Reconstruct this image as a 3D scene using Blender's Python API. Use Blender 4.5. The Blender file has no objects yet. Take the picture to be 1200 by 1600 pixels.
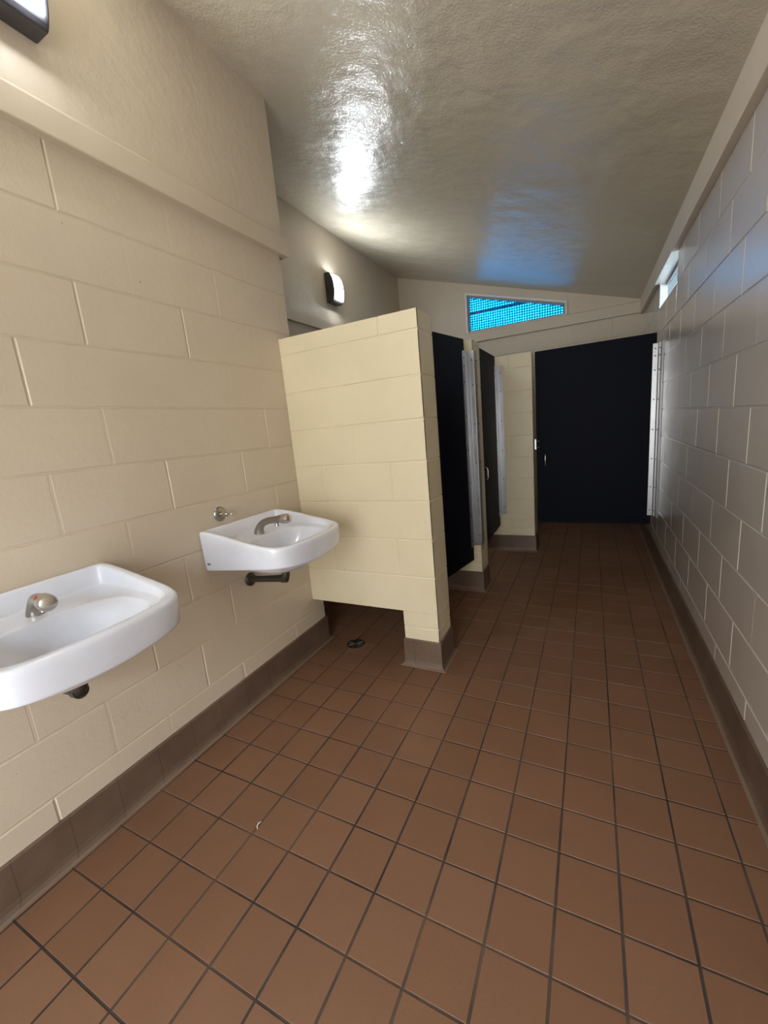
import bpy, bmesh, math, random
from mathutils import Vector, Matrix
random.seed(7)
scene = bpy.context.scene
col = scene.collection

# ------------------------------------------------------------------ camera
cam_d = bpy.data.cameras.new('camera')
cam = bpy.data.objects.new('camera', cam_d)
col.objects.link(cam)
R_ = Vector((0.89321765, 0.44040164, -0.09060149))
U_ = Vector((-0.00710635, 0.21530739, 0.97652047))
F_ = Vector((-0.44956839, 0.87160147, -0.19544601))
m = Matrix((R_, U_, -F_)).transposed().to_4x4()
m.translation = Vector((1.52189, -0.88363, 1.29561))
cam.matrix_world = m
cam_d.sensor_fit = 'HORIZONTAL'
cam_d.sensor_width = 36.0
cam_d.lens = 36.0 * 638.865 / 1200.0
cam_d.clip_start = 0.02
scene.camera = cam

# ------------------------------------------------------------------ colour management, world, lights
scene.view_settings.view_transform = 'Standard'
scene.view_settings.look = 'None'
scene.view_settings.gamma = 1.0
scene.view_settings.use_curve_mapping = False
scene.view_settings.exposure = 1.02

world = bpy.data.worlds.new('sky')
scene.world = world
world.use_nodes = True
wn = world.node_tree
wn.nodes.clear()
bg = wn.nodes.new('ShaderNodeBackground')
bg.inputs['Color'].default_value = (0.66, 0.86, 1.0, 1)
bg.inputs['Strength'].default_value = 8.0
wo = wn.nodes.new('ShaderNodeOutputWorld')
wn.links.new(bg.outputs[0], wo.inputs[0])

LAMP_EMIT = 60.0


def area(name, loc, direction, sx, sy, power, color):
    d = bpy.data.lights.new(name, 'AREA')
    d.shape = 'RECTANGLE'
    d.size, d.size_y = sx, sy
    d.energy = power
    d.color = color
    o = bpy.data.objects.new(name, d)
    col.objects.link(o)
    o.location = loc
    o.rotation_euler = Vector(direction).to_track_quat('-Z', 'Y').to_euler()
    return o


# added area light standing in for daylight from behind the camera
area('added_doorway_fill', (1.10, -2.52, 1.22), (0, 1, 0.0), 1.3, 1.8, 20, (0.98, 0.95, 0.99))
# ------------------------------------------------------------------ room constants (metres)
XR, XL, YB, YN = 2.023, -0.79, 4.60, -2.60
YE = 1.11                      # where the near left wall stops
SL = 0.3025


def CZ(x):                     # ceiling height
    return 3.015 - SL * x


COURSE = [0.243 + 0.20322 * i for i in range(-1, 11)]
BAND0, BAND1 = 2.275, 2.372


# ------------------------------------------------------------------ helpers
def obj(name, bm, mat, parent=None, smooth=False, bevel=0, subsurf=0, autos=None):
    bmesh.ops.recalc_face_normals(bm, faces=bm.faces)
    me = bpy.data.meshes.new(name)
    bm.to_mesh(me)
    bm.free()
    mats = mat if isinstance(mat, (list, tuple)) else [mat]
    for q in mats:
        me.materials.append(q)
    if smooth:
        for p in me.polygons:
            p.use_smooth = True
    o = bpy.data.objects.new(name, me)
    col.objects.link(o)
    if parent:
        o.parent = parent
    if bevel:
        b = o.modifiers.new('bevel', 'BEVEL')
        b.width = bevel
        b.segments = 3
        b.limit_method = 'ANGLE'
    if subsurf:
        s = o.modifiers.new('sub', 'SUBSURF')
        s.levels = s.render_levels = subsurf
    if autos:
        me.set_sharp_from_angle(angle=math.radians(autos))
    return o


def thing(name, label, cat, loc=(0, 0, 0), group=None):
    o = bpy.data.objects.new(name, None)
    col.objects.link(o)
    o.location = loc
    o.empty_display_size = 0.1
    o['label'] = label
    o['category'] = cat
    o['kind'] = 'thing'
    if group:
        o['group'] = group
    return o


def tag(o, label, cat, group=None):
    o['label'] = label
    o['category'] = cat
    o['kind'] = 'thing'
    if group:
        o['group'] = group
    return o


def struct(o):
    o['kind'] = 'structure'
    return o


def box(bm, a, b, mi=0):
    x0, y0, z0 = a
    x1, y1, z1 = b
    v = [bm.verts.new(p) for p in ((x0, y0, z0), (x1, y0, z0), (x1, y1, z0), (x0, y1, z0),
                                   (x0, y0, z1), (x1, y0, z1), (x1, y1, z1), (x0, y1, z1))]
    for f in ((0, 3, 2, 1), (4, 5, 6, 7), (0, 1, 5, 4), (1, 2, 6, 5), (2, 3, 7, 6), (3, 0, 4, 7)):
        bm.faces.new([v[i] for i in f]).material_index = mi
    return v


def prism(bm, pts, ext):
    """closed polygon pts (Vectors) extruded by ext"""
    a = [bm.verts.new(p) for p in pts]
    b = [bm.verts.new(Vector(p) + Vector(ext)) for p in pts]
    n = len(pts)
    bm.faces.new(a)
    bm.faces.new(list(reversed(b)))
    for i in range(n):
        bm.faces.new((a[i], a[(i + 1) % n], b[(i + 1) % n], b[i]))


def tube(bm, path, radii, seg=20, caps=True):
    path = [Vector(p) for p in path]
    if not isinstance(radii, (list, tuple)):
        radii = [radii] * len(path)
    rings = []
    ref = None
    for i, p in enumerate(path):
        t = (path[min(i + 1, len(path) - 1)] - path[max(i - 1, 0)]).normalized()
        if ref is None:
            ref = Vector((0, 1, 0)) if abs(t.y) < 0.9 else Vector((1, 0, 0))
        n = (ref - t * ref.dot(t)).normalized()
        b = t.cross(n)
        ref = n
        rings.append([bm.verts.new(p + (n * math.cos(2 * math.pi * k / seg) + b * math.sin(2 * math.pi * k / seg)) * radii[i])
                      for k in range(seg)])
    for r0, r1 in zip(rings, rings[1:]):
        for k in range(seg):
            bm.faces.new((r0[k], r0[(k + 1) % seg], r1[(k + 1) % seg], r1[k]))
    if caps:
        bm.faces.new(rings[0])
        bm.faces.new(list(reversed(rings[-1])))


def blocks(bm, O, ud, nd, u0, u1, z0, z1, joints_z, phase, pitch=0.4064, holes=(), faint=0.35, seed=1,
           endwrap=False, depth=0.003):
    """Raised painted block pads on a flat face. O + u*ud + z up; nd the outward normal.
    joints_z: bed joint heights; phase(k): offset of the head joints in course k (None: no head joints)."""
    rnd = random.Random(seed)
    ud, nd, O = Vector(ud), Vector(nd), Vector(O)

    def P(u, z, d):
        return O + ud * u + Vector((0, 0, z)) + nd * d
    zs = sorted([z for z in joints_z if z0 + 0.004 < z < z1 - 0.004])
    lv = [z0] + zs + [z1]
    hw, ch = 0.0022, 0.0034
    for k in range(len(lv) - 1):
        a, b = lv[k], lv[k + 1]
        mid = (a + b) / 2
        ph = phase(mid)
        us = []
        if ph is not None:
            n = math.ceil((u0 - ph) / pitch)
            while ph + n * pitch < u1:
                u = ph + n * pitch
                if u - u0 > 0.02 and u1 - u > 0.02:
                    us.append(u)
                n += 1
        ul = [u0] + us + [u1]
        for i in range(len(ul) - 1):
            c, d = ul[i], ul[i + 1]
            rects = [(c, d)]
            for (h0, h1, g0, g1) in holes:
                if g0 < mid < g1:
                    nr = []
                    for (s, t) in rects:
                        if t <= h0 or s >= h1:
                            nr.append((s, t))
                        else:
                            if s < h0 - 0.01:
                                nr.append((s, h0))
                            if t > h1 + 0.01:
                                nr.append((h1, t))
                    rects = nr
            for (s, t) in rects:
                A = a + (hw if a > z0 + 1e-5 else 0)
                B = b - (hw if b < z1 - 1e-5 else 0)
                S = s + (hw if s > u0 + 1e-5 else 0)
                T = t - (hw if t < u1 - 1e-5 else 0)
                ca = ch if a > z0 + 1e-5 else 0
                cb = ch if b < z1 - 1e-5 else 0
                cs = ch if s > u0 + 1e-5 else 0
                ct = ch if t < u1 - 1e-5 else 0
                o = [bm.verts.new(P(x, z, -depth)) for x, z in ((S, A), (T, A), (T, B), (S, B))]
                q = [bm.verts.new(P(x, z, 0)) for x, z in ((S + cs, A + ca), (T - ct, A + ca), (T - ct, B - cb), (S + cs, B - cb))]
                bm.faces.new(q)
                for j in range(4):
                    bm.faces.new((o[j], o[(j + 1) % 4], q[(j + 1) % 4], q[j]))
        for u in us:                       # paint-filled head joints, some nearly flush
            if any(h0 - 0.01 < u < h1 + 0.01 and g0 < mid < g1 for (h0, h1, g0, g1) in holes):
                continue
            if rnd.random() < faint:
                dd = rnd.uniform(0.0002, 0.0007)
                w = hw + ch
                vs = [bm.verts.new(P(x, z, -dd)) for x, z in ((u - w, a + 0.004), (u + w, a + 0.004), (u + w, b - 0.004), (u - w, b - 0.004))]
                bm.faces.new(vs)


def sweep(bm, path, prof, closed=False):
    """extrude profile (offset, z) along a plan path; offset goes to the right of travel"""
    pts = [Vector((p[0], p[1])) for p in path]
    n = len(pts)
    rings = []
    for i in range(n):
        def nrm(a, b):
            t = (b - a).normalized()
            return Vector((t.y, -t.x))
        ns = []
        if i > 0 or closed:
            ns.append(nrm(pts[i - 1], pts[i]))
        if i < n - 1 or closed:
            ns.append(nrm(pts[i], pts[(i + 1) % n]))
        if len(ns) == 2:
            s = ns[0] + ns[1]
            mi = s / (s.length_squared / 2)
        else:
            mi = ns[0]
        rings.append([bm.verts.new((pts[i].x + mi.x * o, pts[i].y + mi.y * o, z)) for o, z in prof])
    rr = list(zip(rings, rings[1:])) + ([(rings[-1], rings[0])] if closed else [])
    for a, b in rr:
        for k in range(len(prof) - 1):
            bm.faces.new((a[k], b[k], b[k + 1], a[k + 1]))
    if not closed:
        bm.faces.new(rings[0])
        bm.faces.new(list(reversed(rings[-1])))


BASE_PROF = [(-0.004, 0.0), (-0.004, 0.157), (0.005, 0.157), (0.009, 0.152), (0.009, 0.032), (0.012, 0.016), (0.019, 0.006), (0.03, 0.002), (0.03, 0.0)]


# ------------------------------------------------------------------ materials
def new_mat(name):
    mt = bpy.data.materials.new(name)
    mt.use_nodes = True
    nt = mt.node_tree
    b = nt.nodes['Principled BSDF']
    return mt, nt, b


def noise(nt, scale, detail=3, rough=0.5, vec=None, dist=0.0):
    n = nt.nodes.new('ShaderNodeTexNoise')
    n.inputs['Scale'].default_value = scale
    n.inputs['Detail'].default_value = detail
    n.inputs['Roughness'].default_value = rough
    n.inputs['Distortion'].default_value = dist
    nt.links.new(vec, n.inputs['Vector'])
    return n


def ramp(nt, src, stops):
    r = nt.nodes.new('ShaderNodeValToRGB')
    e = r.color_ramp.elements
    while len(e) > 1:
        e.remove(e[-1])
    e[0].position, e[0].color = stops[0][0], (*stops[0][1], 1)
    for p, c in stops[1:]:
        x = e.new(p)
        x.color = (*c, 1)
    nt.links.new(src, r.inputs[0])
    return r


def bump(nt, src, dist, strength=1.0, prev=None):
    b = nt.nodes.new('ShaderNodeBump')
    b.inputs['Distance'].default_value = dist
    b.inputs['Strength'].default_value = strength
    nt.links.new(src, b.inputs['Height'])
    if prev:
        nt.links.new(prev.outputs[0], b.inputs['Normal'])
    return b


def pos(nt):
    return nt.nodes.new('ShaderNodeNewGeometry').outputs['Position']


def mathn(nt, op, a, b=None, c=None):
    n = nt.nodes.new('ShaderNodeMath')
    n.operation = op
    for i, v in enumerate((a, b, c)):
        if v is None:
            continue
        if isinstance(v, (int, float)):
            n.inputs[i].default_value = v
        else:
            nt.links.new(v, n.inputs[i])
    return n.outputs[0]


def mixc(nt, fac, a, b):
    n = nt.nodes.new('ShaderNodeMix')
    n.data_type = 'RGBA'
    for s, v in ((n.inputs[0], fac), (n.inputs[6], a), (n.inputs[7], b)):
        if isinstance(v, (int, float)):
            s.default_value = v
        elif isinstance(v, tuple):
            s.default_value = (*v, 1)
        else:
            nt.links.new(v, s)
    return n.outputs[2]


def paint(name, c0, c1, rough, fine=0.0004, coarse=0.0006, fscale=170, cscale=35, coat=0.0, wave=0.0, spots=True):
    mt, nt, b = new_mat(name)
    p = pos(nt)
    n1 = noise(nt, 1.7, 4, 0.6, p)
    r = ramp(nt, n1.outputs[0], [(0.35, c0), (0.65, c1)])
    cout = r.outputs[0]
    if spots:
        sp = noise(nt, 60, 2, 0.5, p)
        f = mathn(nt, 'GREATER_THAN', sp.outputs[0], 0.785)
        cout = mixc(nt, f, cout, (c0[0] * 0.45, c0[1] * 0.42, c0[2] * 0.4))
    nt.links.new(cout, b.inputs['Base Color'])
    b.inputs['Roughness'].default_value = rough
    b.inputs['Coat Weight'].default_value = coat
    b.inputs['Coat Roughness'].default_value = 0.06
    b.inputs['Coat IOR'].default_value = 1.55
    n2 = noise(nt, fscale, 3, 0.55, p)
    n3 = noise(nt, cscale, 4, 0.6, p)
    bb = bump(nt, n2.outputs[0], fine)
    bb = bump(nt, n3.outputs[0], coarse, 1, bb)
    if wave:
        n4 = noise(nt, 5, 2, 0.5, p)
        bb = bump(nt, n4.outputs[0], wave, 1, bb)
    nt.links.new(bb.outputs[0], b.inputs['Normal'])
    nt.links.new(bb.outputs[0], b.inputs['Coat Normal'])
    return mt


CR0, CR1 = (0.565, 0.475, 0.362), (0.605, 0.512, 0.394)
M_wall = paint('cream block paint', CR0, CR1, 0.42, 0.0005, 0.0010, 190, 45)
M_part = paint('cream block paint lit yellow', (0.65, 0.562, 0.385), (0.70, 0.605, 0.42), 0.42, 0.0004, 0.0008)  # same paint as the walls, yellow of its light put into the colour
M_right = paint('glossy cream block paint', (0.52, 0.465, 0.41), (0.57, 0.51, 0.455), 0.36, 0.0006, 0.0004, 260, 60, coat=1.0)  # same cream paint, greyed to carry the cool light on this wall
M_right.node_tree.nodes['Principled BSDF'].inputs['Coat IOR'].default_value = 1.85
M_plaster = paint('cream plaster paint', CR0, CR1, 0.5, 0.0006, 0.003, 120, 22, spots=False)
M_ceil = paint('glossy ceiling paint', (0.54, 0.475, 0.365), (0.59, 0.52, 0.40), 0.42, 0.0019, 0.0022, 105, 32, coat=0.45, wave=0.016, spots=False)
M_trim = paint('cream trim paint', CR0, CR1, 0.4, 0.0002, 0.0003, 120, 30, spots=False)
M_white = paint('lit white frame paint', (0.80, 0.78, 0.76), (0.84, 0.82, 0.80), 0.35, 0.0001, 0.0002, 120, 30, spots=False)  # white stands in for the light falling on casing and reveal


def tile_material():
    mt, nt, b = new_mat('quarry tile')
    p = pos(nt)
    sep = nt.nodes.new('ShaderNodeSeparateXYZ')
    nt.links.new(p, sep.inputs[0])
    tx = mathn(nt, 'FLOOR', mathn(nt, 'DIVIDE', mathn(nt, 'SUBTRACT', sep.outputs[0], TX0), TP))
    ty = mathn(nt, 'FLOOR', mathn(nt, 'DIVIDE', mathn(nt, 'SUBTRACT', sep.outputs[1], TY0), TP))
    cmb = nt.nodes.new('ShaderNodeCombineXYZ')
    nt.links.new(tx, cmb.inputs[0])
    nt.links.new(ty, cmb.inputs[1])
    wnz = nt.nodes.new('ShaderNodeTexWhiteNoise')
    nt.links.new(cmb.outputs[0], wnz.inputs['Vector'])
    base = ramp(nt, wnz.outputs['Value'], [(0.0, (0.178, 0.082, 0.042)), (0.5, (0.192, 0.090, 0.047)), (1.0, (0.208, 0.100, 0.054))])
    n1 = noise(nt, 3.2, 5, 0.65, p)
    dirt = ramp(nt, n1.outputs[0], [(0.36, (0, 0, 0)), (0.7, (1, 1, 1))])
    c = mixc(nt, mathn(nt, 'MULTIPLY', dirt.outputs[0], 0.28), base.outputs[0], (0.13, 0.068, 0.036))
    n2 = noise(nt, 130, 3, 0.6, p)
    c = mixc(nt, mathn(nt, 'MULTIPLY', n2.outputs[0], 0.25), c, (0.22, 0.125, 0.08))
    nt.links.new(c, b.inputs['Base Color'])
    rr = ramp(nt, n1.outputs[0], [(0.3, (0.42,) * 3), (0.75, (0.6,) * 3)])
    nt.links.new(rr.outputs[0], b.inputs['Roughness'])
    b.inputs['Specular IOR Level'].default_value = 0.4
    bb = bump(nt, n2.outputs[0], 0.0003)
    nt.links.new(bb.outputs[0], b.inputs['Normal'])
    return mt


TX0, TY0, TP = 0.820, -0.2635, 0.15668
M_tile = tile_material()


def grout_material():
    mt, nt, b = new_mat('dark grout')
    p = pos(nt)
    n = noise(nt, 2.6, 4, 0.6, p)
    r = ramp(nt, n.outputs[0], [(0.38, (0.018, 0.012, 0.012)), (0.5, (0.05, 0.033, 0.026)), (0.66, (0.10, 0.06, 0.038))])
    nt.links.new(r.outputs[0], b.inputs['Base Color'])
    b.inputs['Roughness'].default_value = 0.75
    return mt


M_grout = grout_material()
mt, nt, b = new_mat('silted grout')
nt.links.new(mixc(nt, noise(nt, 9, 3, 0.6, pos(nt)).outputs[0], (0.12, 0.06, 0.033), (0.16, 0.078, 0.043)), b.inputs['Base Color'])
b.inputs['Roughness'].default_value = 0.7
M_silt = mt


def base_material():
    mt, nt, b = new_mat('brown cove base tile')
    p = pos(nt)
    sep = nt.nodes.new('ShaderNodeSeparateXYZ')
    nt.links.new(p, sep.inputs[0])
    n1 = noise(nt, 5, 5, 0.65, p)
    r = ramp(nt, n1.outputs[0], [(0.3, (0.10, 0.060, 0.040)), (0.7, (0.155, 0.100, 0.070))])
    s = mathn(nt, 'ADD', sep.outputs[0], sep.outputs[1])
    fr = mathn(nt, 'FRACT', mathn(nt, 'DIVIDE', mathn(nt, 'SUBTRACT', s, 0.09), TP))
    j = mathn(nt, 'LESS_THAN', fr, 0.022)
    c = mixc(nt, mathn(nt, 'MULTIPLY', j, 0.55), r.outputs[0], (0.045, 0.028, 0.02))
    # worn pale toe where the cove meets the floor
    toe = mathn(nt, 'LESS_THAN', sep.outputs[2], 0.006)
    c = mixc(nt, mathn(nt, 'MULTIPLY', toe, 0.6), c, (0.23, 0.16, 0.11))
    nt.links.new(c, b.inputs['Base Color'])
    b.inputs['Roughness'].default_value = 0.5
    bb = bump(nt, noise(nt, 90, 3, 0.6, p).outputs[0], 0.0004)
    nt.links.new(bb.outputs[0], b.inputs['Normal'])
    return mt


M_base = base_material()


def simple(name, c, rough, metal=0.0, coat=0.0, bumpd=0.0, bscale=80, streak=False):
    mt, nt, b = new_mat(name)
    p = pos(nt)
    n = noise(nt, 14, 4, 0.6, p)
    nt.links.new(mixc(nt, n.outputs[0], tuple(x * 0.86 for x in c), tuple(min(1, x * 1.1) for x in c)), b.inputs['Base Color'])
    b.inputs['Metallic'].default_value = metal
    b.inputs['Coat Weight'].default_value = coat
    b.inputs['Coat Roughness'].default_value = 0.06
    rr = ramp(nt, n.outputs[0], [(0.3, (rough * 0.85,) * 3), (0.7, (min(1, rough * 1.2),) * 3)])
    nt.links.new(rr.outputs[0], b.inputs['Roughness'])
    if bumpd:
        bb = bump(nt, noise(nt, bscale, 3, 0.5, p).outputs[0], bumpd)
        nt.links.new(bb.outputs[0], b.inputs['Normal'])
    return mt


M_door = simple('dark navy laminate', (0.0012, 0.0022, 0.0075), 0.55, bumpd=0.00005, bscale=300)
for lk in list(M_door.node_tree.links):
    if lk.to_socket.name == 'Roughness':
        M_door.node_tree.links.remove(lk)
M_door.node_tree.nodes['Principled BSDF'].inputs['Roughness'].default_value = 0.6
M_door.node_tree.nodes['Principled BSDF'].inputs['Specular IOR Level'].default_value = 0.12
M_door_edge = simple('dark door edge', (0.012, 0.011, 0.012), 0.5)
M_alu = simple('brushed aluminium', (0.40, 0.40, 0.415), 0.33, metal=1.0, bumpd=0.0003, bscale=6)
M_screw = simple('dull screw steel', (0.07, 0.07, 0.075), 0.5, metal=0.6)
M_chrome = simple('chrome', (0.62, 0.60, 0.57), 0.16, metal=1.0)
M_worn = simple('worn nickel', (0.38, 0.35, 0.31), 0.3, metal=1.0)
M_pipe = simple('tarnished pipe', (0.10, 0.085, 0.075), 0.38, metal=0.8)
M_brass = simple('dark drain grate', (0.055, 0.05, 0.045), 0.45, metal=0.6)
M_red = simple('red dot', (0.5, 0.02, 0.02), 0.4)
M_bronze = simple('dark bronze housing', (0.045, 0.042, 0.048), 0.38, coat=0.2)
M_mark = simple('grey maker mark', (0.16, 0.16, 0.19), 0.5)
M_scrap = simple('white scrap', (0.75, 0.68, 0.6), 0.7)
M_black = simple('black speck', (0.02, 0.02, 0.02), 0.6)
M_mesh = simple('painted security mesh', (0.02, 0.16, 0.26), 0.5)
M_mesh_grey = simple('grey security mesh', (0.22, 0.25, 0.27), 0.5)
M_frame_dark = simple('grey window stop', (0.28, 0.28, 0.29), 0.5)


def porcelain():
    mt, nt, b = new_mat('white porcelain')
    p = pos(nt)
    n = noise(nt, 7, 4, 0.6, p)
    nt.links.new(mixc(nt, ramp(nt, n.outputs[0], [(0.45, (0, 0, 0)), (0.75, (1, 1, 1))]).outputs[0],
                      (0.73, 0.75, 0.835), (0.68, 0.69, 0.735)), b.inputs['Base Color'])  # white glaze with the bluish cast of the light mixed in
    b.inputs['Roughness'].default_value = 0.16
    b.inputs['Coat Weight'].default_value = 0.5
    b.inputs['Coat Roughness'].default_value = 0.08
    return mt


M_porc = porcelain()


def emissive(name, c, s):
    mt, nt, b = new_mat(name)
    b.inputs['Base Color'].default_value = (0.9, 0.9, 0.9, 1)
    n = noise(nt, 20, 2, 0.5, pos(nt))
    e = mixc(nt, n.outputs[0], c, tuple(min(1, x * 1.03) for x in c))
    nt.links.new(e, b.inputs['Emission Color'])
    b.inputs['Emission Strength'].default_value = s
    b.inputs['Roughness'].default_value = 0.3
    return mt


M_lens = emissive('lit lamp lens', (0.84, 0.92, 1.0), LAMP_EMIT)


def cyan_pane():
    mt, nt, b = new_mat('cyan glazing')
    nt.nodes.remove(b)
    out = nt.nodes['Material Output']
    tr = nt.nodes.new('ShaderNodeBsdfTransparent')
    tr.inputs[0].default_value = (0.10, 0.66, 0.98, 1)
    tl = nt.nodes.new('ShaderNodeBsdfTranslucent')
    n = noise(nt, 40, 2, 0.5, pos(nt))
    nt.links.new(mixc(nt, n.outputs[0], (0.0, 0.24, 0.30), (0.0, 0.28, 0.36)), tl.inputs[0])
    gl = nt.nodes.new('ShaderNodeBsdfGlossy')
    gl.inputs['Roughness'].default_value = 0.1
    m1 = nt.nodes.new('ShaderNodeMixShader')
    m1.inputs[0].default_value = 0.22
    nt.links.new(tr.outputs[0], m1.inputs[1])
    nt.links.new(tl.outputs[0], m1.inputs[2])
    m2 = nt.nodes.new('ShaderNodeMixShader')
    m2.inputs[0].default_value = 0.04
    nt.links.new(m1.outputs[0], m2.inputs[1])
    nt.links.new(gl.outputs[0], m2.inputs[2])
    nt.links.new(m2.outputs[0], out.inputs['Surface'])
    return mt


M_pane = cyan_pane()

# ------------------------------------------------------------------ floor
bm = bmesh.new()
box(bm, (XL - 0.2, YN - 0.2, -0.12), (XR + 0.2, YB + 0.2, -0.0013), 1)
g = 0.0034
rnd = random.Random(3)
for i in range(-13, 9):
    for j in range(-17, 34):
        x0, x1 = TX0 + TP * i, TX0 + TP * (i + 1)
        y0, y1 = TY0 + TP * j, TY0 + TP * (j + 1)
        x0, x1 = max(x0, XL), min(x1, XR)
        y0, y1 = max(y0, YN), min(y1, YB)
        if x1 - x0 < 0.01 or y1 - y0 < 0.01:
            continue
        gy = g * 0.85 if y0 < 1.6 else g * 0.7
        gx = g * (0.8 if y0 > 0.3 else 1)
        a = (x0 + gx, y0 + gy, x1 - gx, y1 - gy)
        h = rnd.uniform(-0.0003, 0.0003)
        o = [bm.verts.new(p) for p in ((a[0], a[1], -0.0012), (a[2], a[1], -0.0012), (a[2], a[3], -0.0012), (a[0], a[3], -0.0012))]
        c = 0.0008
        q = [bm.verts.new(p) for p in ((a[0] + c, a[1] + c, h), (a[2] - c, a[1] + c, h), (a[2] - c, a[3] - c, h), (a[0] + c, a[3] - c, h))]
        bm.faces.new(q)
        for k in range(4):
            bm.faces.new((o[k], o[(k + 1) % 4], q[(k + 1) % 4], q[k]))
        # silt filling the cross joints further in
        if y1 > 1.9 and rnd.random() < min(0.85, 0.35 + 0.35 * (y1 - 1.9)):
            vs = [bm.verts.new(p) for p in ((x0 + g, y1 - g * 1.2, -0.0006), (x1 - g, y1 - g * 1.2, -0.0006), (x1 - g, y1 + g * 1.2, -0.0006), (x0 + g, y1 + g * 1.2, -0.0006))]
            bm.faces.new(vs).material_index = 2
struct(obj('floor', bm, [M_tile, M_grout, M_silt]))

# ------------------------------------------------------------------ ceiling
bm = bmesh.new()
prism(bm, [Vector((XL - 0.2, YN - 0.2, CZ(XL - 0.2))), Vector((XR + 0.3, YN - 0.2, CZ(XR + 0.3))),
           Vector((XR + 0.3, YN - 0.2, CZ(XR + 0.3) + 0.15)), Vector((XL - 0.2, YN - 0.2, CZ(XL - 0.2) + 0.15))],
      (0, YB - YN + 0.4, 0))
struct(obj('ceiling', bm, M_ceil))


# ------------------------------------------------------------------ walls
def hphase_left(z):
    k = int(math.floor((z - COURSE[1]) / 0.20322 + 1e-6))
    return 0.0 if k % 2 else 0.2032


def hphase_right(z):
    return 1.01 + hphase_left(z) + 0.2032 * 0


def hphase_r(z):
    k = int(math.floor((z - COURSE[1]) / 0.20322 + 1e-6))
    # k (from floor) 4 -> integer, 3 -> half ...
    return 1.01 if k % 2 == 0 else 1.01 + 0.2032


D = 0.003
# left near wall : solid core + block pads + plaster above
bm = bmesh.new()
prism(bm, [Vector((XL, YN, 0)), Vector((-D, YN, 0)), Vector((-D, YE - 0.003, 0)), Vector((XL, YE - 0.003, 0))], (0, 0, BAND1))
blocks(bm, (0, 0, 0), (0, 1, 0), (1, 0, 0), YN, YE - 0.003, 0.13, BAND0, COURSE, hphase_left, seed=5, faint=0.3)
blocks(bm, (0, YE - 0.003, 0), (1, 0, 0), (0, 1, 0), XL, -D, 0.13, BAND0, COURSE, hphase_left, seed=6)
wl = struct(obj('wall_left', bm, M_wall))
bm = bmesh.new()
prism(bm, [Vector((XL, YN, BAND1 - 0.006)), Vector((0.016, YN, BAND1 - 0.006)), Vector((0.016, YN, CZ(0.016) + 0.01)), Vector((XL, YN, CZ(XL) + 0.01))],
      (0, YE + 0.018 - YN, 0))
struct(obj('wall_left_upper', bm, M_plaster))
bm = bmesh.new()
sweep(bm, [(0.0, YN), (0.0, YE + 0.002), (XL, YE + 0.002)][::1], [(-0.004, BAND0 - 0.004), (0.034, BAND0 - 0.004), (0.036, BAND0), (0.036, BAND1 - 0.016), (0.030, BAND1 - 0.006), (0.016, BAND1 + 0.002), (-0.004, BAND1 + 0.002)])
struct(obj('trim_1', bm, M_trim))

# recessed wall behind the stalls
bm = bmesh.new()
box(bm, (XL - 0.2, YE - 0.3, 0), (XL - D, YB, CZ(XL) + 0.05))
blocks(bm, (XL, 0, 0), (0, 1, 0), (1, 0, 0), YE, YB, 0.13, BAND0, COURSE, hphase_left, seed=8)
struct(obj('wall_recess', bm, M_wall))
bm = bmesh.new()
prism(bm, [Vector((XL - D, YE, BAND1 - 0.005)), Vector((XL + 0.004, YE, BAND1 - 0.005)), Vector((XL + 0.004, YE, CZ(XL))), Vector((XL - D, YE, CZ(XL)))], (0, YB - YE, 0))
struct(obj('wall_recess_upper', bm, M_plaster))

# back wall, with the opening of the trapezoid window
WX0, WX1, WZ0 = 0.135, 1.25, 2.405


def wtop(x):
    return 2.842 - 0.285 * (x - 0.135)


bm = bmesh.new()
# core pieces around the opening
box(bm, (XL - 0.2, YB + D, 0), (XR + 0.2, YB + 0.2, BAND0))
for pts in ([(XL - 0.2, BAND0), (WX0, BAND0), (WX0, CZ(WX0) + 0.05), (XL - 0.2, CZ(XL - 0.2) + 0.05)],
            [(WX1, BAND0), (XR + 0.2, BAND0), (XR + 0.2, CZ(XR + 0.2) + 0.05), (WX1, CZ(WX1) + 0.05)],
            [(WX0, BAND0), (WX1, BAND0), (WX1, WZ0), (WX0, WZ0)],
            [(WX0, wtop(WX0)), (WX1, wtop(WX1)), (WX1, CZ(WX1) + 0.05), (WX0, CZ(WX0) + 0.05)]):
    prism(bm, [Vector((x, YB - 0.002, z)) for x, z in pts], (0, 0.19, 0))
blocks(bm, (0, YB, 0), (1, 0, 0), (0, -1, 0), XL, XR, 0.13, BAND0, [c + 0.0 for c in COURSE],
       lambda z: (0.917 if int(math.floor((z - COURSE[1]) / 0.20322)) % 2 else 0.917 - 0.2032), seed=9, faint=0.2)
struct(obj('wall_back', bm, M_wall))
bm = bmesh.new()
sweep(bm, [(XL, YB), (XR, YB)], [(-0.004, BAND0), (0.036, BAND0), (0.036, BAND1 + 0.01), (0.030, BAND1 + 0.018), (-0.004, BAND1 + 0.018)])
struct(obj('trim_2', bm, M_trim))
bm = bmesh.new()
sweep(bm, [(XL, YE + 0.04), (XL, YB)], [(-0.004, BAND0 + 0.012), (0.030, BAND0 + 0.012), (0.030, BAND1), (-0.004, BAND1)])
struct(obj('trim_3', bm, M_trim))

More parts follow.
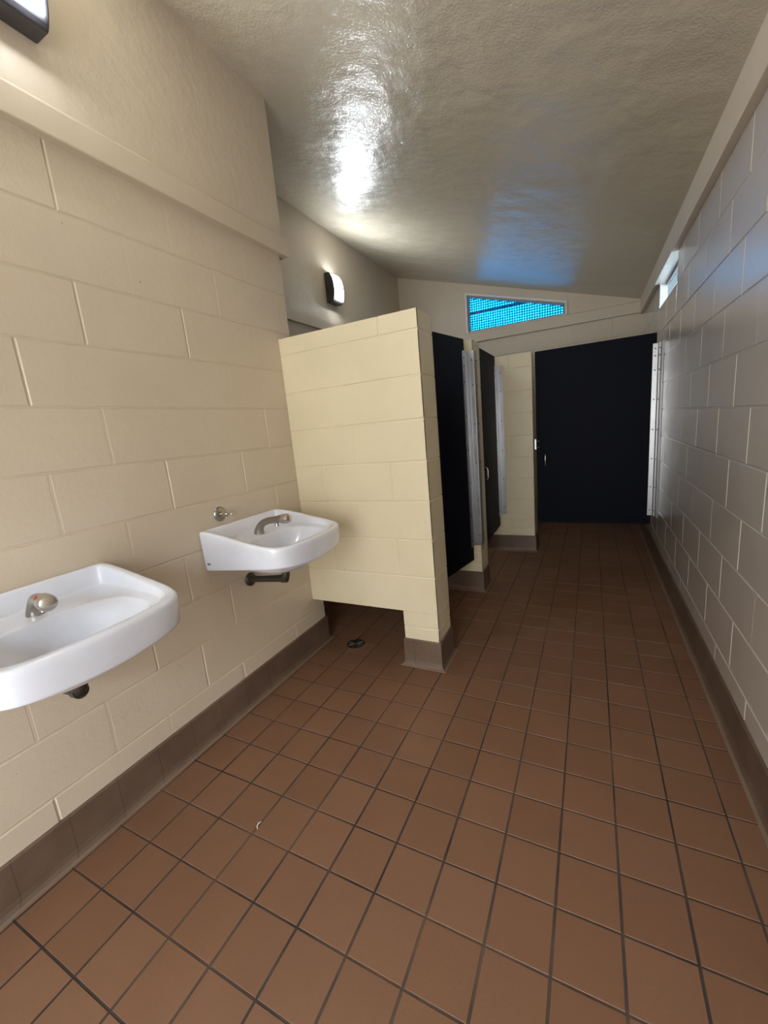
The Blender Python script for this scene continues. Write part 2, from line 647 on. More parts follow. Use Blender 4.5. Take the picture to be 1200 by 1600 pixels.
# right wall with its small opening
RY0, RY1, RZ0, RZ1 = 2.625, 3.43, 2.062, 2.262
bm = bmesh.new()
for (y0, y1, z0, z1) in ((YN, RY0, 0, 2.5), (RY1, YB + 0.01, 0, 2.5), (RY0, RY1, 0, RZ0), (RY0, RY1, RZ1, 2.5)):
    box(bm, (XR + D, y0, z0), (XR + 0.2, y1, z1))
blocks(bm, (XR, 0, 0), (0, 1, 0), (-1, 0, 0), YN, YB, 0.13, 2.262, [c for c in COURSE if c < 2.2], hphase_r,
       holes=[(RY0, RY1, RZ0 - 0.02, RZ1 + 0.1)], seed=11, faint=0.15)
struct(obj('wall_right', bm, M_right))
bm = bmesh.new()
sweep(bm, [(XR, YB), (XR, YN)], [(-0.004, 2.262), (0.034, 2.262), (0.036, 2.266), (0.036, 2.42), (-0.004, 2.43)])
struct(obj('trim_4', bm, M_trim))

# near wall (behind the camera) with an added doorway for the area light
bm = bmesh.new()
box(bm, (XL, YN - 0.2, 0), (0.40, YN, 3.4))
box(bm, (1.80, YN - 0.2, 0), (XR + 0.2, YN, 2.6))
prism(bm, [Vector((0.40, YN - 0.2, 2.2)), Vector((1.80, YN - 0.2, 2.2)), Vector((1.80, YN - 0.2, CZ(1.8) + 0.05)), Vector((0.40, YN - 0.2, CZ(0.4) + 0.05))], (0, 0.2, 0))
struct(obj('wall_near', bm, M_wall))

# unseen slab and wall added outside to keep blue sky out of the doorway
bm = bmesh.new()
box(bm, (-4.0, YN - 3.4, -0.25), (6.0, YN - 0.2, -0.02))
struct(obj('ground', bm, simple('pale concrete', (0.42, 0.39, 0.34), 0.8, bumpd=0.001)))
bm = bmesh.new()
box(bm, (-4.0, YN - 3.4, -0.02), (6.0, YN - 3.2, 3.0))
struct(obj('wall_sky_blocker', bm, simple('tan sky blocker', (0.40, 0.34, 0.26), 0.8, bumpd=0.001)))

# ------------------------------------------------------------------ baseboards
bm = bmesh.new()
sweep(bm, [(0.0, YN), (0.0, YE), (XL, YE)], BASE_PROF)
struct(obj('baseboard_left', bm, M_base))
bm = bmesh.new()
sweep(bm, [(XR, YB), (XR, YN)], BASE_PROF)
struct(obj('baseboard_right', bm, M_base))
bm = bmesh.new()
sweep(bm, [(XL, YB), (XR, YB)], BASE_PROF)
struct(obj('baseboard_back', bm, M_base))


# ------------------------------------------------------------------ partitions
PJ = [0.1145 + 0.2032 * k for k in range(12)]
PJ1 = [0.229, 0.3185] + [0.3185 + 0.2032 * k for k in range(1, 8)]


def pphase(xe, gap_=False):
    def f(z):
        k = int(math.floor((z - 0.3185) / 0.2032 + 1e-6))
        if gap_ and 1.33 < z < 1.74:
            return None
        return xe - 0.2032 if k % 2 else xe - 0.4064
    return f


def partition(label, xe, y0, y1, top, gap, seed):
    t = thing('block_partition', label, 'partition wall', (xe - 0.1, (y0 + y1) / 2, 0), 'painted block partitions between the stalls')
    loc = t.location
    bm = bmesh.new()
    xs = 0.0 if gap else XL
    x_in = xs + 0.001
    d = D
    if gap:
        gx, gz = 0.61, 0.3185
        prof = [(x_in, gz), (gx, gz), (gx, 0.0), (xe - d, 0.0), (xe - d, top), (x_in, top)]
    else:
        prof = [(x_in, 0.0), (xe - d, 0.0), (xe - d, top), (x_in, top)]
    prism(bm, [Vector((x, y0 + d, z)) for x, z in prof], (0, y1 - y0 - 2 * d, 0))
    for (yy, ny) in ((y0, -1), (y1, 1)):
        if gap:
            blocks(bm, (0, yy, 0), (1, 0, 0), (0, ny, 0), x_in, xe - d * 0, 0.3185, top, PJ1, pphase(xe, True), seed=seed, faint=0.3, depth=d)
            blocks(bm, (0, yy, 0), (1, 0, 0), (0, ny, 0), 0.61, xe, 0.13, 0.3185 - 0.004, PJ1, lambda z: None, seed=seed)
        else:
            blocks(bm, (0, yy, 0), (1, 0, 0), (0, ny, 0), x_in, xe, 0.13, top, PJ1, pphase(xe), seed=seed, depth=d)
    blocks(bm, (xe, 0, 0), (0, 1, 0), (1, 0, 0), y0, y1, 0.13, top, PJ1, lambda z: None, seed=seed, depth=d)
    if gap:   # part standing beyond the end of the near wall, back to the recessed wall
        box(bm, (XL + 0.001, YE + 0.004, 0.3185), (x_in, y1 - d, top))
    bmesh.ops.translate(bm, verts=bm.verts, vec=-loc)
    obj('blockwork', bm, M_part, t)
    bm = bmesh.new()
    if gap:
        sweep(bm, [(0.61, y0), (0.61, y1), (xe, y1), (xe, y0)][::-1], [(o, z) for o, z in BASE_PROF], closed=True)
    else:
        sweep(bm, [(XL + 0.002, y0), (xe, y0), (xe, y1), (XL + 0.002, y1)], BASE_PROF)
    bmesh.ops.translate(bm, verts=bm.verts, vec=-loc)
    obj('base_tile', bm, M_base, t)
    return t


partition('cream painted block partition beside the far sink, open gap under its left side', 0.81, 1.005, 1.20, 1.829, True, 21)
partition('block partition between the two narrow stall doors, only its end showing', 0.785, 2.11, 2.31, 1.855, False, 22)
partition('farthest block partition, facing the camera left of the wide dark door', 1.048, 3.19, 3.39, 1.862, False, 23)


# ------------------------------------------------------------------ stall doors
def bar_handle(t, x, y, z0, z1, out, r=0.006):
    """U pull on the -Y side of a door leaf in door coordinates"""
    bm = bmesh.new()
    path = [(x, y, z0), (x, y - out * 0.6, z0), (x, y - out * 0.9, z0 + 0.006), (x, y - out, z0 + 0.016)]
    path += [(x, y - out, z1 - 0.016), (x, y - out * 0.9, z1 - 0.006), (x, y - out * 0.6, z1), (x, y, z1)]
    tube(bm, path, r, 12)
    return obj('handle', bm, M_chrome, t, smooth=True, autos=50)


def screws(parent, x, y, zs, nrm=(0, -1, 0), r=0.0055):
    for z in zs:
        bm = bmesh.new()
        n = Vector(nrm)
        p = Vector((x, y, z))
        tube(bm, [p - n * 0.001, p + n * 0.0022, p + n * 0.003], [r, r, r * 0.5], 10)
        obj('screw', bm, M_screw, parent, smooth=True, autos=40)


SC_Z = [0.42, 0.62, 0.86, 1.10, 1.34, 1.57, 1.68, 1.735]


def door(label, hinge, ang, width, z0, z1, thick=0.026, handle=None, gaps=True, handside=1):
    """door leaf in local coords: hinge at origin, leaf along +X, visible face towards -Y"""
    t = thing('stall_door', label, 'stall door', (hinge[0], hinge[1], 0), 'dark navy stall doors')
    t.rotation_euler = (0, 0, ang)
    bm = bmesh.new()
    box(bm, (0.004, 0, z0), (width, thick, z1))
    obj('leaf', bm, M_door, t, bevel=0.0015)
    return t


# wide stall door: hinge on the right wall, leaf to the left. local +X = leaf direction (-X world) -> face flips, so build directly
def flat_door(label, x0, x1, y, z0, z1):
    t = thing('stall_door', label, 'stall door', ((x0 + x1) / 2, y, z0))
    bm = bmesh.new()
    box(bm, (x0 - t.location.x, 0, 0), (x1 - t.location.x, 0.026, z1 - z0))
    obj('leaf', bm, M_door, t, bevel=0.0015)
    return t


DY = 3.20
t3 = flat_door('wide dark navy stall door at the far end beside the right wall', 1.072, 1.990, DY, 0.292, 1.857)
ox, oz = t3.location.x, t3.location.z
bar_handle(t3, 1.151 - ox, 0.0, 0.835 - oz, 0.945 - oz, 0.032, 0.0045)
bm = bmesh.new()
box(bm, (1.963 - ox, -0.006, 0.372 - oz), (1.999 - ox, 0.0, 1.775 - oz))
hs = obj('hinge_leaf', bm, M_alu, t3, bevel=0.001)
screws(hs, 1.981 - ox, -0.006, [z - oz for z in SC_Z])
bm = bmesh.new()
box(bm, (2.003 - ox, -0.012, 0.372 - oz), (2.0215 - ox, -0.006, 1.778 - oz))
box(bm, (2.0175 - ox, -0.135, 0.372 - oz), (2.0215 - ox, -0.006, 1.778 - oz))
box(bm, (2.0105 - ox, -0.040, 0.372 - oz), (2.0175 - ox, -0.034, 1.778 - oz))
box(bm, (2.0035 - ox, -0.040, 0.372 - oz), (2.0165 - ox, -0.034, 1.778 - oz))
wa = obj('wall_bracket', bm, M_alu, t3, bevel=0.001)
screws(wa, 2.006 - ox, -0.040, [z - oz for z in SC_Z], r=0.0048)
for zz in (1.010, 1.066):
    bm = bmesh.new()
    tube(bm, [(1.0895 - ox, 0.002, zz - oz), (1.0895 - ox, -0.003, zz - oz), (1.0895 - ox, -0.005, zz - oz)], [0.005, 0.005, 0.002], 12)
    obj('latch_bolt', bm, M_alu, t3, smooth=True, autos=40)
bm = bmesh.new()
box(bm, (1.056 - ox, 0.004, 0.99 - oz), (1.072 - ox, 0.020, 1.085 - oz))
obj('latch_keeper', bm, M_alu, t3, bevel=0.001)

# second narrow door, closed; plane x = .735 facing +X
X2 = 0.737
t2 = thing('stall_door', 'narrow dark stall door with a chrome pull, in the middle stall, standing closed', 'stall door', (X2, 2.75, 0.275))
bm = bmesh.new()
box(bm, (-0.026, 2.335 - 2.75, 0), (0, 3.105 - 2.75, 1.86 - 0.275))
obj('leaf', bm, M_door, t2, bevel=0.0015)
bm = bmesh.new()
zz0, zz1 = 0.822 - 0.275, 0.915 - 0.275
yy = 2.50 - 2.75
path = [(0, yy, zz0), (0.020, yy, zz0), (0.028, yy, zz0 + 0.004), (0.033, yy, zz0 + 0.014), (0.033, yy, zz1 - 0.014), (0.028, yy, zz1 - 0.004), (0.020, yy, zz1), (0, yy, zz1)]
tube(bm, path, 0.0055, 12)
obj('handle', bm, M_chrome, t2, smooth=True, autos=50)
bm = bmesh.new()
box(bm, (0.0, 3.068 - 2.75, 0.372 - 0.275), (0.005, 3.104 - 2.75, 1.775 - 0.275))
h2 = obj('hinge_leaf', bm, M_alu, t2, bevel=0.001)
screws(h2, 0.005, 3.085 - 2.75, [z - 0.275 for z in SC_Z], (1, 0, 0))
bm = bmesh.new()
box(bm, (-0.004, 3.108 - 2.75, 0.372 - 0.275), (0.004, 3.1895 - 2.75, 1.778 - 0.275))
box(bm, (0.004, 3.182 - 2.75, 0.372 - 0.275), (0.052, 3.1895 - 2.75, 1.778 - 0.275))
b2 = obj('wall_bracket', bm, M_alu, t2, bevel=0.001)
screws(b2, 0.030, 3.182 - 2.75, [z - 0.275 for z in (0.45, 0.72, 1.0, 1.28, 1.55, 1.72)])

# first narrow door, hinged at the second partition, leaf swung slightly inward
HX, HY = 0.738, 2.062
t1 = thing('stall_door', 'nearest narrow dark stall door, slightly ajar behind the first block partition', 'stall door', (HX, HY, 0.267))
t1.rotation_euler = (0, 0, math.radians(-11.5))
H1 = 1.858 - 0.267
bm = bmesh.new()
box(bm, (-0.026, -0.83, 0), (0, -0.002, H1))
obj('leaf', bm, M_door, t1, bevel=0.0015)
bm = bmesh.new()
box(bm, (0.0, -0.040, 0.372 - 0.267), (0.005, -0.003, 1.78 - 0.267))
h1 = obj('hinge_leaf', bm, M_alu, t1, bevel=0.001)
screws(h1, 0.005, -0.022, [z - 0.267 for z in SC_Z], (1, 0, 0))
bm = bmesh.new()
tube(bm, [(0.0, -0.70, 0.66), (0.006, -0.70, 0.66), (0.008, -0.70, 0.66)], [0.008, 0.008, 0.004], 12)
obj('latch_bolt', bm, M_alu, t1, smooth=True, autos=40)
# bracket wrapping the end of the second partition (kept world-aligned inside the door thing)
Rz = Matrix.Rotation(math.radians(11.5), 4, 'Z')
bm = bmesh.new()
zA, zB = 0.372 - 0.267, 1.782 - 0.267
box(bm, (-0.005, 0.004, zA), (0.001, 2.1095 - HY, zB))
box(bm, (0.001, 2.1035 - HY, zA), (0.7905 - HX, 2.1095 - HY, zB))
box(bm, (0.018, 2.098 - HY, zA), (0.024, 2.1035 - HY, zB))
box(bm, (0.7860 - HX, 2.1095 - HY, zA), (0.7920 - HX, 2.185 - HY, zB))
bmesh.ops.transform(bm, matrix=Rz, verts=bm.verts)
b1 = obj('wall_bracket', bm, M_alu, t1, bevel=0.0015)
for z in (0.45, 0.72, 1.0, 1.28, 1.55, 1.72):
    bm = bmesh.new()
    tube(bm, [(0.7915 - HX, 2.165 - HY, z - 0.267), (0.796 - HX, 2.165 - HY, z - 0.267), (0.7975 - HX, 2.165 - HY, z - 0.267)], [0.0045, 0.0045, 0.002], 10)
    bmesh.ops.transform(bm, matrix=Rz, verts=bm.verts)
    obj('screw', bm, M_screw, b1, smooth=True, autos=40)
    bm = bmesh.new()
    tube(bm, [(0.778 - HX, 2.1045 - HY, z - 0.267), (0.778 - HX, 2.1005 - HY, z - 0.267), (0.778 - HX, 2.0995 - HY, z - 0.267)], [0.0045, 0.0045, 0.002], 10)
    bmesh.ops.transform(bm, matrix=Rz, verts=bm.verts)
    obj('screw', bm, M_screw, b1, smooth=True, autos=40)

# ------------------------------------------------------------------ back window
w1 = bpy.data.objects.new('window_1', None)
col.objects.link(w1)
w1.location = (0.69, YB, 2.60)
w1['kind'] = 'structure'
L = w1.location


def trap_ring(bm, o, i, y0, y1):
    """frame ring between an outer and an inner quadrilateral ((x,z) lists), from y0 to y1"""
    rings = []
    for pts, y in ((o, y0), (i, y0), (i, y1), (o, y1)):
        rings.append([bm.verts.new((x - L.x, y - L.y, z - L.z)) for x, z in pts])
    for a in range(4):
        r0, r1 = rings[a], rings[(a + 1) % 4]
        for k in range(4):
            bm.faces.new((r0[k], r0[(k + 1) % 4], r1[(k + 1) % 4], r1[k]))


def quad(x0, x1, zb, ztl, ztr):
    return [(x0, zb), (x1, zb), (x1, ztr), (x0, ztl)]


bm = bmesh.new()
trap_ring(bm, quad(0.112, 1.272, 2.394, 2.868, 2.538), quad(0.130, 1.258, 2.402, 2.848, 2.524), YB - 0.022, YB + 0.01)
obj('casing', bm, M_white, w1, bevel=0.002)
bm = bmesh.new()
trap_ring(bm, quad(0.128, 1.260, 2.400, 2.850, 2.526), quad(0.152, 1.236, 2.424, 2.818, 2.508), YB + 0.012, YB + 0.06)
obj('window_frame', bm, M_frame_dark, w1, bevel=0.002)
bm = bmesh.new()
prism(bm, [Vector((x - L.x, YB + 0.030 - L.y, z - L.z)) for x, z in quad(0.148, 1.240, 2.420, 2.824, 2.512)], (0, 0.004, 0))
obj('pane', bm, M_pane, w1)
bm = bmesh.new()
prism(bm, [Vector((x - L.x, YB + 0.062 - L.y, z - L.z)) for x, z in [(0.14, 2.628), (0.86, 2.628), (0.80, 2.646), (0.14, 2.646)]], (0, 0.02, 0))
obj('rail', bm, M_mesh, w1)
bm = bmesh.new()
pt = 0.0285
x = 0.150
while x < 1.245:
    zt = 2.824 - (x - 0.148) * 0.2857
    box(bm, (x - 0.0062 - L.x, YB + 0.045 - L.y, 2.41 - L.z), (x + 0.0062 - L.x, YB + 0.048 - L.y, zt - L.z))
    x += pt
z = 2.42
while z < 2.83:
    xe = min(1.245, 0.148 + (2.826 - z) / 0.2857)
    if xe > 0.16:
        box(bm, (0.145 - L.x, YB + 0.0485 - L.y, z - 0.0062 - L.z), (xe - L.x, YB + 0.0515 - L.y, z + 0.0062 - L.z))
    z += pt
obj('security_mesh', bm, M_mesh, w1)

# right wall window
w2 = bpy.data.objects.new('window_2', None)
col.objects.link(w2)
w2.location = (XR + 0.05, (RY0 + RY1) / 2, (RZ0 + RZ1) / 2)
w2['kind'] = 'structure'
L = w2.location
bm = bmesh.new()
fx = XR + 0.040
for (y0, y1, z0, z1) in ((RY0, RY1, RZ1 - 0.022, RZ1), (RY0, RY1, RZ0, RZ0 + 0.006)):
    box(bm, (fx - L.x, y0 - L.y, z0 - L.z), (fx + 0.03 - L.x, y1 - L.y, z1 - L.z))
obj('window_frame', bm, M_frame_dark, w2, bevel=0.002)
bm = bmesh.new()
y = RY0 + 0.02
while y < RY1:
    box(bm, (fx + 0.012 - L.x, y - 0.004 - L.y, RZ0 - L.z), (fx + 0.015 - L.x, y + 0.004 - L.y, RZ1 - L.z))
    y += 0.0285
z = RZ0 + 0.022
while z < RZ1:
    box(bm, (fx + 0.0155 - L.x, RY0 - L.y, z - 0.0045 - L.z), (fx + 0.0185 - L.x, RY1 - L.y, z + 0.0045 - L.z))
    z += 0.0285
obj('security_mesh', bm, M_mesh_grey, w2)
bm = bmesh.new()     # head and far jamb, their lit look put into white
box(bm, (XR - 0.038 - L.x, RY0 - L.y, RZ1 - 0.003 - L.z), (XR + 0.16 - L.x, RY1 - L.y, RZ1 + 0.002 - L.z))
box(bm, (XR - L.x + 0.001, RY1 - 0.004 - L.y, RZ0 - L.z), (XR + 0.16 - L.x, RY1 - L.y, RZ1 - 0.003 - L.z))
obj('reveal', bm, M_white, w2)


# ------------------------------------------------------------------ sinks
def loft(bm, loops, cap_last=True):
    vs = [[bm.verts.new(p) for p in lp] for lp in loops]
    n = len(vs[0])
    for a, b in zip(vs, vs[1:]):
        for k in range(n):
            bm.faces.new((a[k], a[(k + 1) % n], b[(k + 1) % n], b[k]))
    bm.faces.new(vs[0])
    bm.faces.new(list(reversed(vs[-1])))


def sym(half):
    """half: points from back centre (y=0) round to front centre (y=0), y>=0"""
    other = [(x, -y, z) for x, y, z in reversed(half[1:-1])]
    return half + other


HALF = [(0, 0), (0, 0.13), (0, 0.215), (0, 0.247), (0.012, 0.252), (0.05, 0.252), (0.14, 0.252), (0.24, 0.252), (0.32, 0.2505), (0.375, 0.245),
        (0.41, 0.230), (0.434, 0.205), (0.446, 0.165), (0.455, 0.10), (0.460, 0.0)]


def zr(x):
    s = [(0, 0.9365), (0.04, 0.936), (0.10, 0.929), (0.16, 0.918), (0.24, 0.902), (0.33, 0.887), (0.40, 0.876), (0.47, 0.869)]
    for (a, za), (b, zb) in zip(s, s[1:]):
        if x <= b:
            return za + (zb - za) * (x - a) / (b - a)
    return s[-1][1]


def zb(x, y=0.0):
    return 0.755 + 0.012 * x / 0.46 + 0.024 * (x / 0.46) * (abs(y) / 0.25) ** 2


def make_sink(label):
    t = thing('sink', label, 'sink', (0, 0, 0.757))
    Z = 0.757

    def lp(inset_s, inset_f, inset_b, zf, xs=1.0):
        out = []
        for (x, y) in HALF:
            X = inset_b + x * (0.460 - inset_f - inset_b) / 0.460
            Y = y * (0.252 - inset_s) / 0.252
            out.append((X, Y, zf(X, x, y) - Z))
        return sym(out)

    def bowl(cx, cy, rx, ry, z, p=2.6, zadd=None):
        """loop with the same vertex count on a superellipse"""
        n = len(HALF)
        out = []
        for k in range(n):
            a = math.pi - math.pi * k / (n - 1)
            c, s = math.cos(a), math.sin(a)
            X = cx + rx * math.copysign(abs(c) ** (2 / p), c)
            Y = cy + ry * abs(s) ** (2 / p)
            if k in (0, n - 1):
                Y = 0
            out.append((X, Y, (z(X) if callable(z) else z) - Z))
        return sym(out)
    bm = bmesh.new()
    loops = [
        bowl(0.25, 0, 0.05, 0.05, 0.712, 2),
        bowl(0.255, 0, 0.10, 0.12, 0.716, 2.2),
        bowl(0.25, 0, 0.145, 0.18, 0.742, 2.4),
        lp(0.035, 0.05, 0.012, lambda X, x, y: zb(x, y) + 0.010),
        lp(0.022, 0.028, 0.004, lambda X, x, y: zb(x, y) + 0.003),
        lp(0.012, 0.014, 0.002, lambda X, x, y: zb(x, y)),
        lp(0.008, 0.006, 0.001, lambda X, x, y: zb(x, y) + 0.003),
        lp(0.006, 0.003, 0.001, lambda X, x, y: zb(x, y) + 0.010),
        lp(0.003, 0.001, 0.000, lambda X, x, y: zb(x, y) + 0.040),
        lp(0.000, 0.000, 0.000, lambda X, x, y: zr(x) - 0.022),
        lp(0.0005, 0.001, 0.000, lambda X, x, y: zr(x) - 0.008),
        lp(0.005, 0.006, 0.003, lambda X, x, y: zr(x) - 0.0005),
        lp(0.014, 0.016, 0.010, lambda X, x, y: zr(x)),
        lp(0.026, 0.034, 0.018, lambda X, x, y: zr(x) - 0.0015),
        lp(0.030, 0.038, 0.022, lambda X, x, y: zr(x) - 0.006 - 0.006 * max(0, 1 - x / 0.2)),
        lp(0.038, 0.047, 0.037, lambda X, x, y: min(zr(x) - 0.014, 0.882 - 0.02 * x)),
        lp(0.040, 0.049, 0.040, lambda X, x, y: min(zr(x) - 0.016, 0.8745 - 0.025 * x)),
        lp(0.046, 0.052, 0.046, lambda X, x, y: min(zr(x) - 0.018, 0.8725 - 0.025 * x)),
        bowl(0.282, 0, 0.132, 0.190, lambda X: 0.874 - 0.06 * X, 3.0),
        bowl(0.282, 0, 0.129, 0.187, lambda X: 0.872 - 0.06 * X, 3.0),
        bowl(0.281, 0, 0.122, 0.178, lambda X: 0.856 - 0.06 * X, 3.0),
        bowl(0.272, 0, 0.100, 0.140, 0.800, 2.6),
        bowl(0.265, 0, 0.078, 0.105, 0.770, 2.4),
        bowl(0.255, 0, 0.045, 0.06, 0.757, 2.2),
        bowl(0.25, 0, 0.018, 0.018, 0.754, 2),
    ]
    loft(bm, loops)
    obj('basin', bm, M_porc, t, smooth=True, subsurf=2)
    # drain ring
    bm = bmesh.new()
    tube(bm, [(0.25, 0, 0.753 - Z), (0.25, 0, 0.7575 - Z), (0.25, 0, 0.7585 - Z)], [0.022, 0.022, 0.018], 24)
    obj('drain', bm, M_chrome, t, smooth=True, autos=40)
    # faucet
    bm = bmesh.new()
    tube(bm, [(0.110, 0, 0.866 - Z), (0.110, 0, 0.874 - Z), (0.113, 0, 0.886 - Z), (0.121, 0, 0.900 - Z), (0.134, 0, 0.913 - Z), (0.152, 0, 0.923 - Z),
              (0.180, 0, 0.931 - Z), (0.215, 0, 0.936 - Z), (0.250, 0, 0.940 - Z), (0.262, 0, 0.9405 - Z)],
         [0.0245, 0.0240, 0.0215, 0.0185, 0.0168, 0.0162, 0.0160, 0.0162, 0.0185, 0.0205], 24)
    fa = obj('faucet', bm, M_worn, t, smooth=True, autos=60)
    bm = bmesh.new()
    tube(bm, [(0.258, 0, 0.9402 - Z), (0.262, 0, 0.9405 - Z), (0.296, 0, 0.9425 - Z), (0.303, 0, 0.943 - Z), (0.306, 0, 0.943 - Z)],
         [0.0200, 0.0222, 0.0222, 0.0195, 0.013], 28)
    obj('push_button', bm, M_chrome, fa, smooth=True, autos=35)
    bm = bmesh.new()
    tube(bm, [(0.226, 0, 0.930 - Z), (0.226, 0, 0.914 - Z), (0.2265, 0, 0.906 - Z)], [0.0085, 0.0085, 0.0105], 16)
    obj('spout', bm, M_worn, fa, smooth=True, autos=40)
    bm = bmesh.new()
    tube(bm, [(0.262, -0.014, 0.9545 - Z), (0.262, -0.0165, 0.9565 - Z)], [0.006, 0.005], 12)
    obj('indicator_dot', bm, M_red, fa)
    # waste pipe with wall flange
    bm = bmesh.new()
    tube(bm, [(0.240, 0, 0.735 - Z), (0.240, 0, 0.690 - Z), (0.238, 0, 0.668 - Z), (0.228, 0, 0.654 - Z), (0.210, 0, 0.648 - Z), (0.10, 0, 0.636 - Z), (0.003, 0, 0.626 - Z)],
         [0.017, 0.017, 0.0185, 0.020, 0.0175, 0.0155, 0.0155], 20)
    tube(bm, [(0.212, 0, 0.6482 - Z), (0.236, 0, 0.651 - Z)], [0.0215, 0.0215], 20)
    obj('waste_pipe', bm, M_pipe, t, smooth=True, autos=40)
    bm = bmesh.new()
    tube(bm, [(0.0005, 0, 0.626 - Z), (0.006, 0, 0.626 - Z), (0.012, 0, 0.627 - Z), (0.015, 0, 0.627 - Z)], [0.034, 0.034, 0.026, 0.018], 24)
    obj('wall_flange', bm, M_pipe, t, smooth=True, autos=50)
    bm = bmesh.new()
    pts = [Vector((0.036 + 0.0105 * math.cos(a), -0.2512, 0.792 - Z + 0.0048 * math.sin(a))) for a in [2 * math.pi * k / 20 for k in range(20)]]
    prism(bm, pts, (0, 0.002, 0))
    obj('maker_mark', bm, M_mark, t)
    return t


s_far = make_sink('white wall sink next to the block partition, below a stubbed chrome valve')
s_far.location.y = 0.538
s_near = s_far.copy()
col.objects.link(s_near)
s_near['label'] = 'white wall sink nearest the camera, cut by the left picture edge'
s_near.location.y = -0.36


def copy_children(src, dst):
    for ch in list(src.children):
        c = ch.copy()
        col.objects.link(c)
        c.parent = dst
        copy_children(ch, c)


copy_children(s_far, s_near)
for ch in s_near.children:
    if ch.name.startswith('faucet'):
        rz = Matrix.Rotation(math.radians(-12), 4, 'Z')
        p = Vector((0.110, 0, 0))
        ch.rotation_euler = (0, 0, math.radians(-12))
        ch.location = p - rz @ p + Vector((-0.014, 0, -0.003))
bm = bmesh.new()
bmesh.ops.create_icosphere(bm, subdivisions=2, radius=0.0032)
sp = obj('chip', bm, M_black, s_near, smooth=True)
sp.location = (0.1715, 0.047, 0.799 - 0.757)
for s in (s_far, s_near):
    s['group'] = 'white wall-hung sinks'
# ------------------------------------------------------------------ capped valve stub above the far sink
v = thing('valve_stub', 'small chrome valve stub with round plate on the wall above the far sink', 'pipe valve', (0.0, 0.421, 0.988))
bm = bmesh.new()
tube(bm, [(0.0003, 0, 0), (0.003, 0, 0), (0.009, 0, 0), (0.012, 0, 0)], [0.034, 0.034, 0.027, 0.014], 28)
obj('wall_plate', bm, M_worn, v, smooth=True, autos=50)
bm = bmesh.new()
tube(bm, [(0.008, 0, 0), (0.026, 0, 0), (0.027, 0, 0), (0.048, 0, 0), (0.049, 0, 0), (0.062, 0, 0)], [0.010, 0.010, 0.0135, 0.0135, 0.009, 0.009], 16)
obj('stem', bm, M_chrome, v, smooth=True, autos=40)
bm = bmesh.new()
tube(bm, [(0.062, 0, 0), (0.064, 0, 0), (0.080, 0, 0), (0.084, 0, 0)], [0.0075, 0.0105, 0.0105, 0.007], 14)
tube(bm, [(0.044, 0, -0.008), (0.044, 0, -0.020)], 0.005, 12)
obj('cap', bm, M_chrome, v, smooth=True, autos=40)


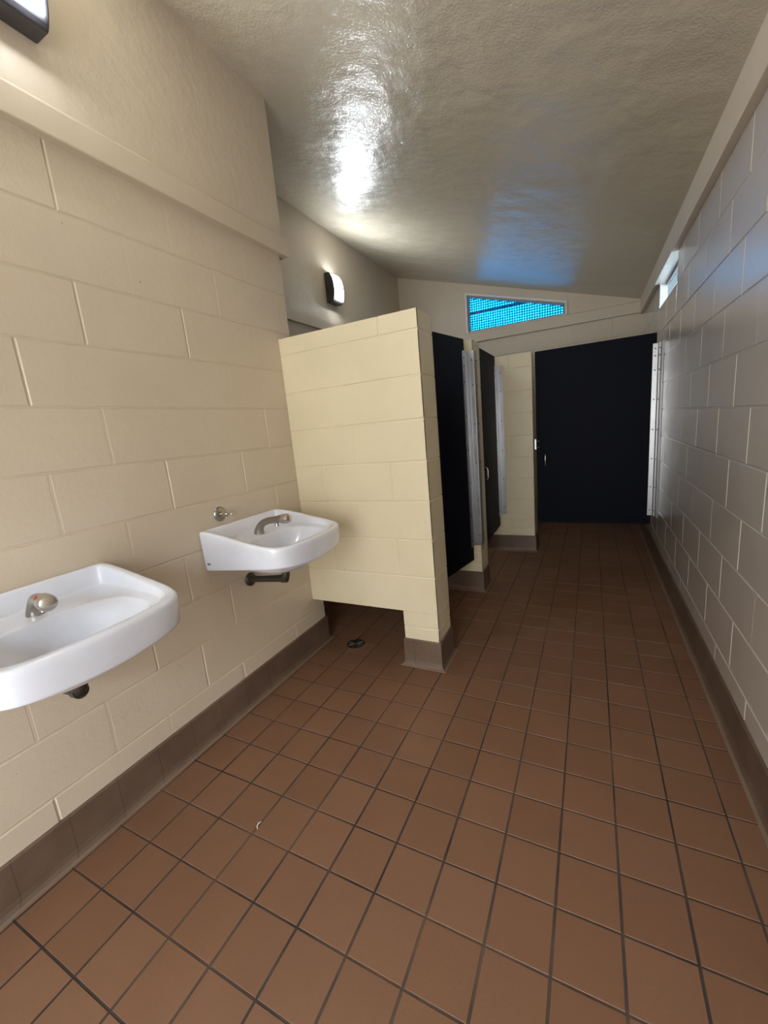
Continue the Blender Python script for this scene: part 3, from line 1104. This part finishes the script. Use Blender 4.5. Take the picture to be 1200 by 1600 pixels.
# ------------------------------------------------------------------ wall lamps
def make_lamp(label, loc, w=0.18, h=0.27, d=0.098):
    t = thing('lamp', label, 'wall lamp', loc, 'bronze wall lamps high on the left walls')
    n = 18

    def depth(zf):        # D shaped side profile, zf 0..1 from bottom to top
        return (0.030 if zf > 0.45 else 0.058) + (d - (0.030 if zf > 0.45 else 0.058)) * (max(0.0, 1 - abs((zf - 0.45) / (0.57 if zf > 0.45 else 0.47)) ** 2.4)) ** 0.62
    bm = bmesh.new()
    prof = [(0.0, 0.0)] + [(depth(k / n), h * k / n) for k in range(n + 1)] + [(0.0, h)]
    prism(bm, [Vector((x, -w / 2, z)) for x, z in prof], (0, w, 0))
    obj('housing', bm, M_bronze, t, bevel=0.006)
    # lens: curved shell slightly proud of the housing, rims left around it
    bm = bmesh.new()
    ys = [-w / 2 + 0.016, w / 2 - 0.016]
    z0, z1 = 0.024, h - 0.022
    a, b = [], []
    m_ = 16
    for k in range(m_ + 1):
        z = z0 + (z1 - z0) * k / m_
        dd = depth(z / h) + 0.006
        row = []
        for q in range(9):
            s = q / 8
            y = ys[0] + (ys[1] - ys[0]) * s
            row.append((dd + 0.008 * (1 - (2 * s - 1) ** 4), y, z))
        a.append([bm.verts.new(p) for p in row])
        b.append([bm.verts.new((p[0] - 0.012, p[1], p[2])) for p in row])
    for k in range(m_):
        for q in range(8):
            bm.faces.new((a[k][q], a[k][q + 1], a[k + 1][q + 1], a[k + 1][q]))
    for k in range(m_):
        bm.faces.new((a[k][0], a[k + 1][0], b[k + 1][0], b[k][0]))
        bm.faces.new((a[k][8], a[k + 1][8], b[k + 1][8], b[k][8]))
    for q in range(8):
        bm.faces.new((a[0][q], a[0][q + 1], b[0][q + 1], b[0][q]))
        bm.faces.new((a[m_][q], a[m_][q + 1], b[m_][q + 1], b[m_][q]))
    obj('lens', bm, M_lens, t, smooth=True, autos=40)
    return t


make_lamp('smaller looking lit wall lamp on the recessed wall above the stalls', (XL + 0.0045, 2.88, 2.560))
make_lamp('lit wall lamp above the near sink, cut off by the top left picture corner', (0.0155, -0.050, 2.530))

# ------------------------------------------------------------------ floor drain, scrap
fd = thing('floor_drain', 'round dark floor drain under the gap of the first partition', 'drain', (0.215, 1.10, 0))
bm = bmesh.new()
tube(bm, [(0, 0, 0.0003), (0, 0, 0.0025), (0, 0, 0.0035)], [0.056, 0.056, 0.052], 32)
obj('grate_ring', bm, M_brass, fd, smooth=True, autos=30)
bm = bmesh.new()
tube(bm, [(0, 0, 0.0036), (0, 0, 0.0052)], [0.009, 0.007], 14)
for k in range(8):
    a = k * math.pi / 4
    v0 = Vector((math.cos(a), math.sin(a), 0))
    tube(bm, [v0 * 0.014 + Vector((0, 0, 0.0032)), v0 * 0.046 + Vector((0, 0, 0.0032))], 0.0022, 6)
obj('grate', bm, M_worn, fd, smooth=True, autos=40)
bm = bmesh.new()
tube(bm, [(0.513, -0.088, 0.0022), (0.505, -0.080, 0.003), (0.503, -0.070, 0.003), (0.508, -0.062, 0.0022)], [0.0012, 0.002, 0.002, 0.0008], 8)
tag(obj('scrap', bm, M_scrap, smooth=True), 'tiny curled white scrap lying on a floor tile', 'litter')
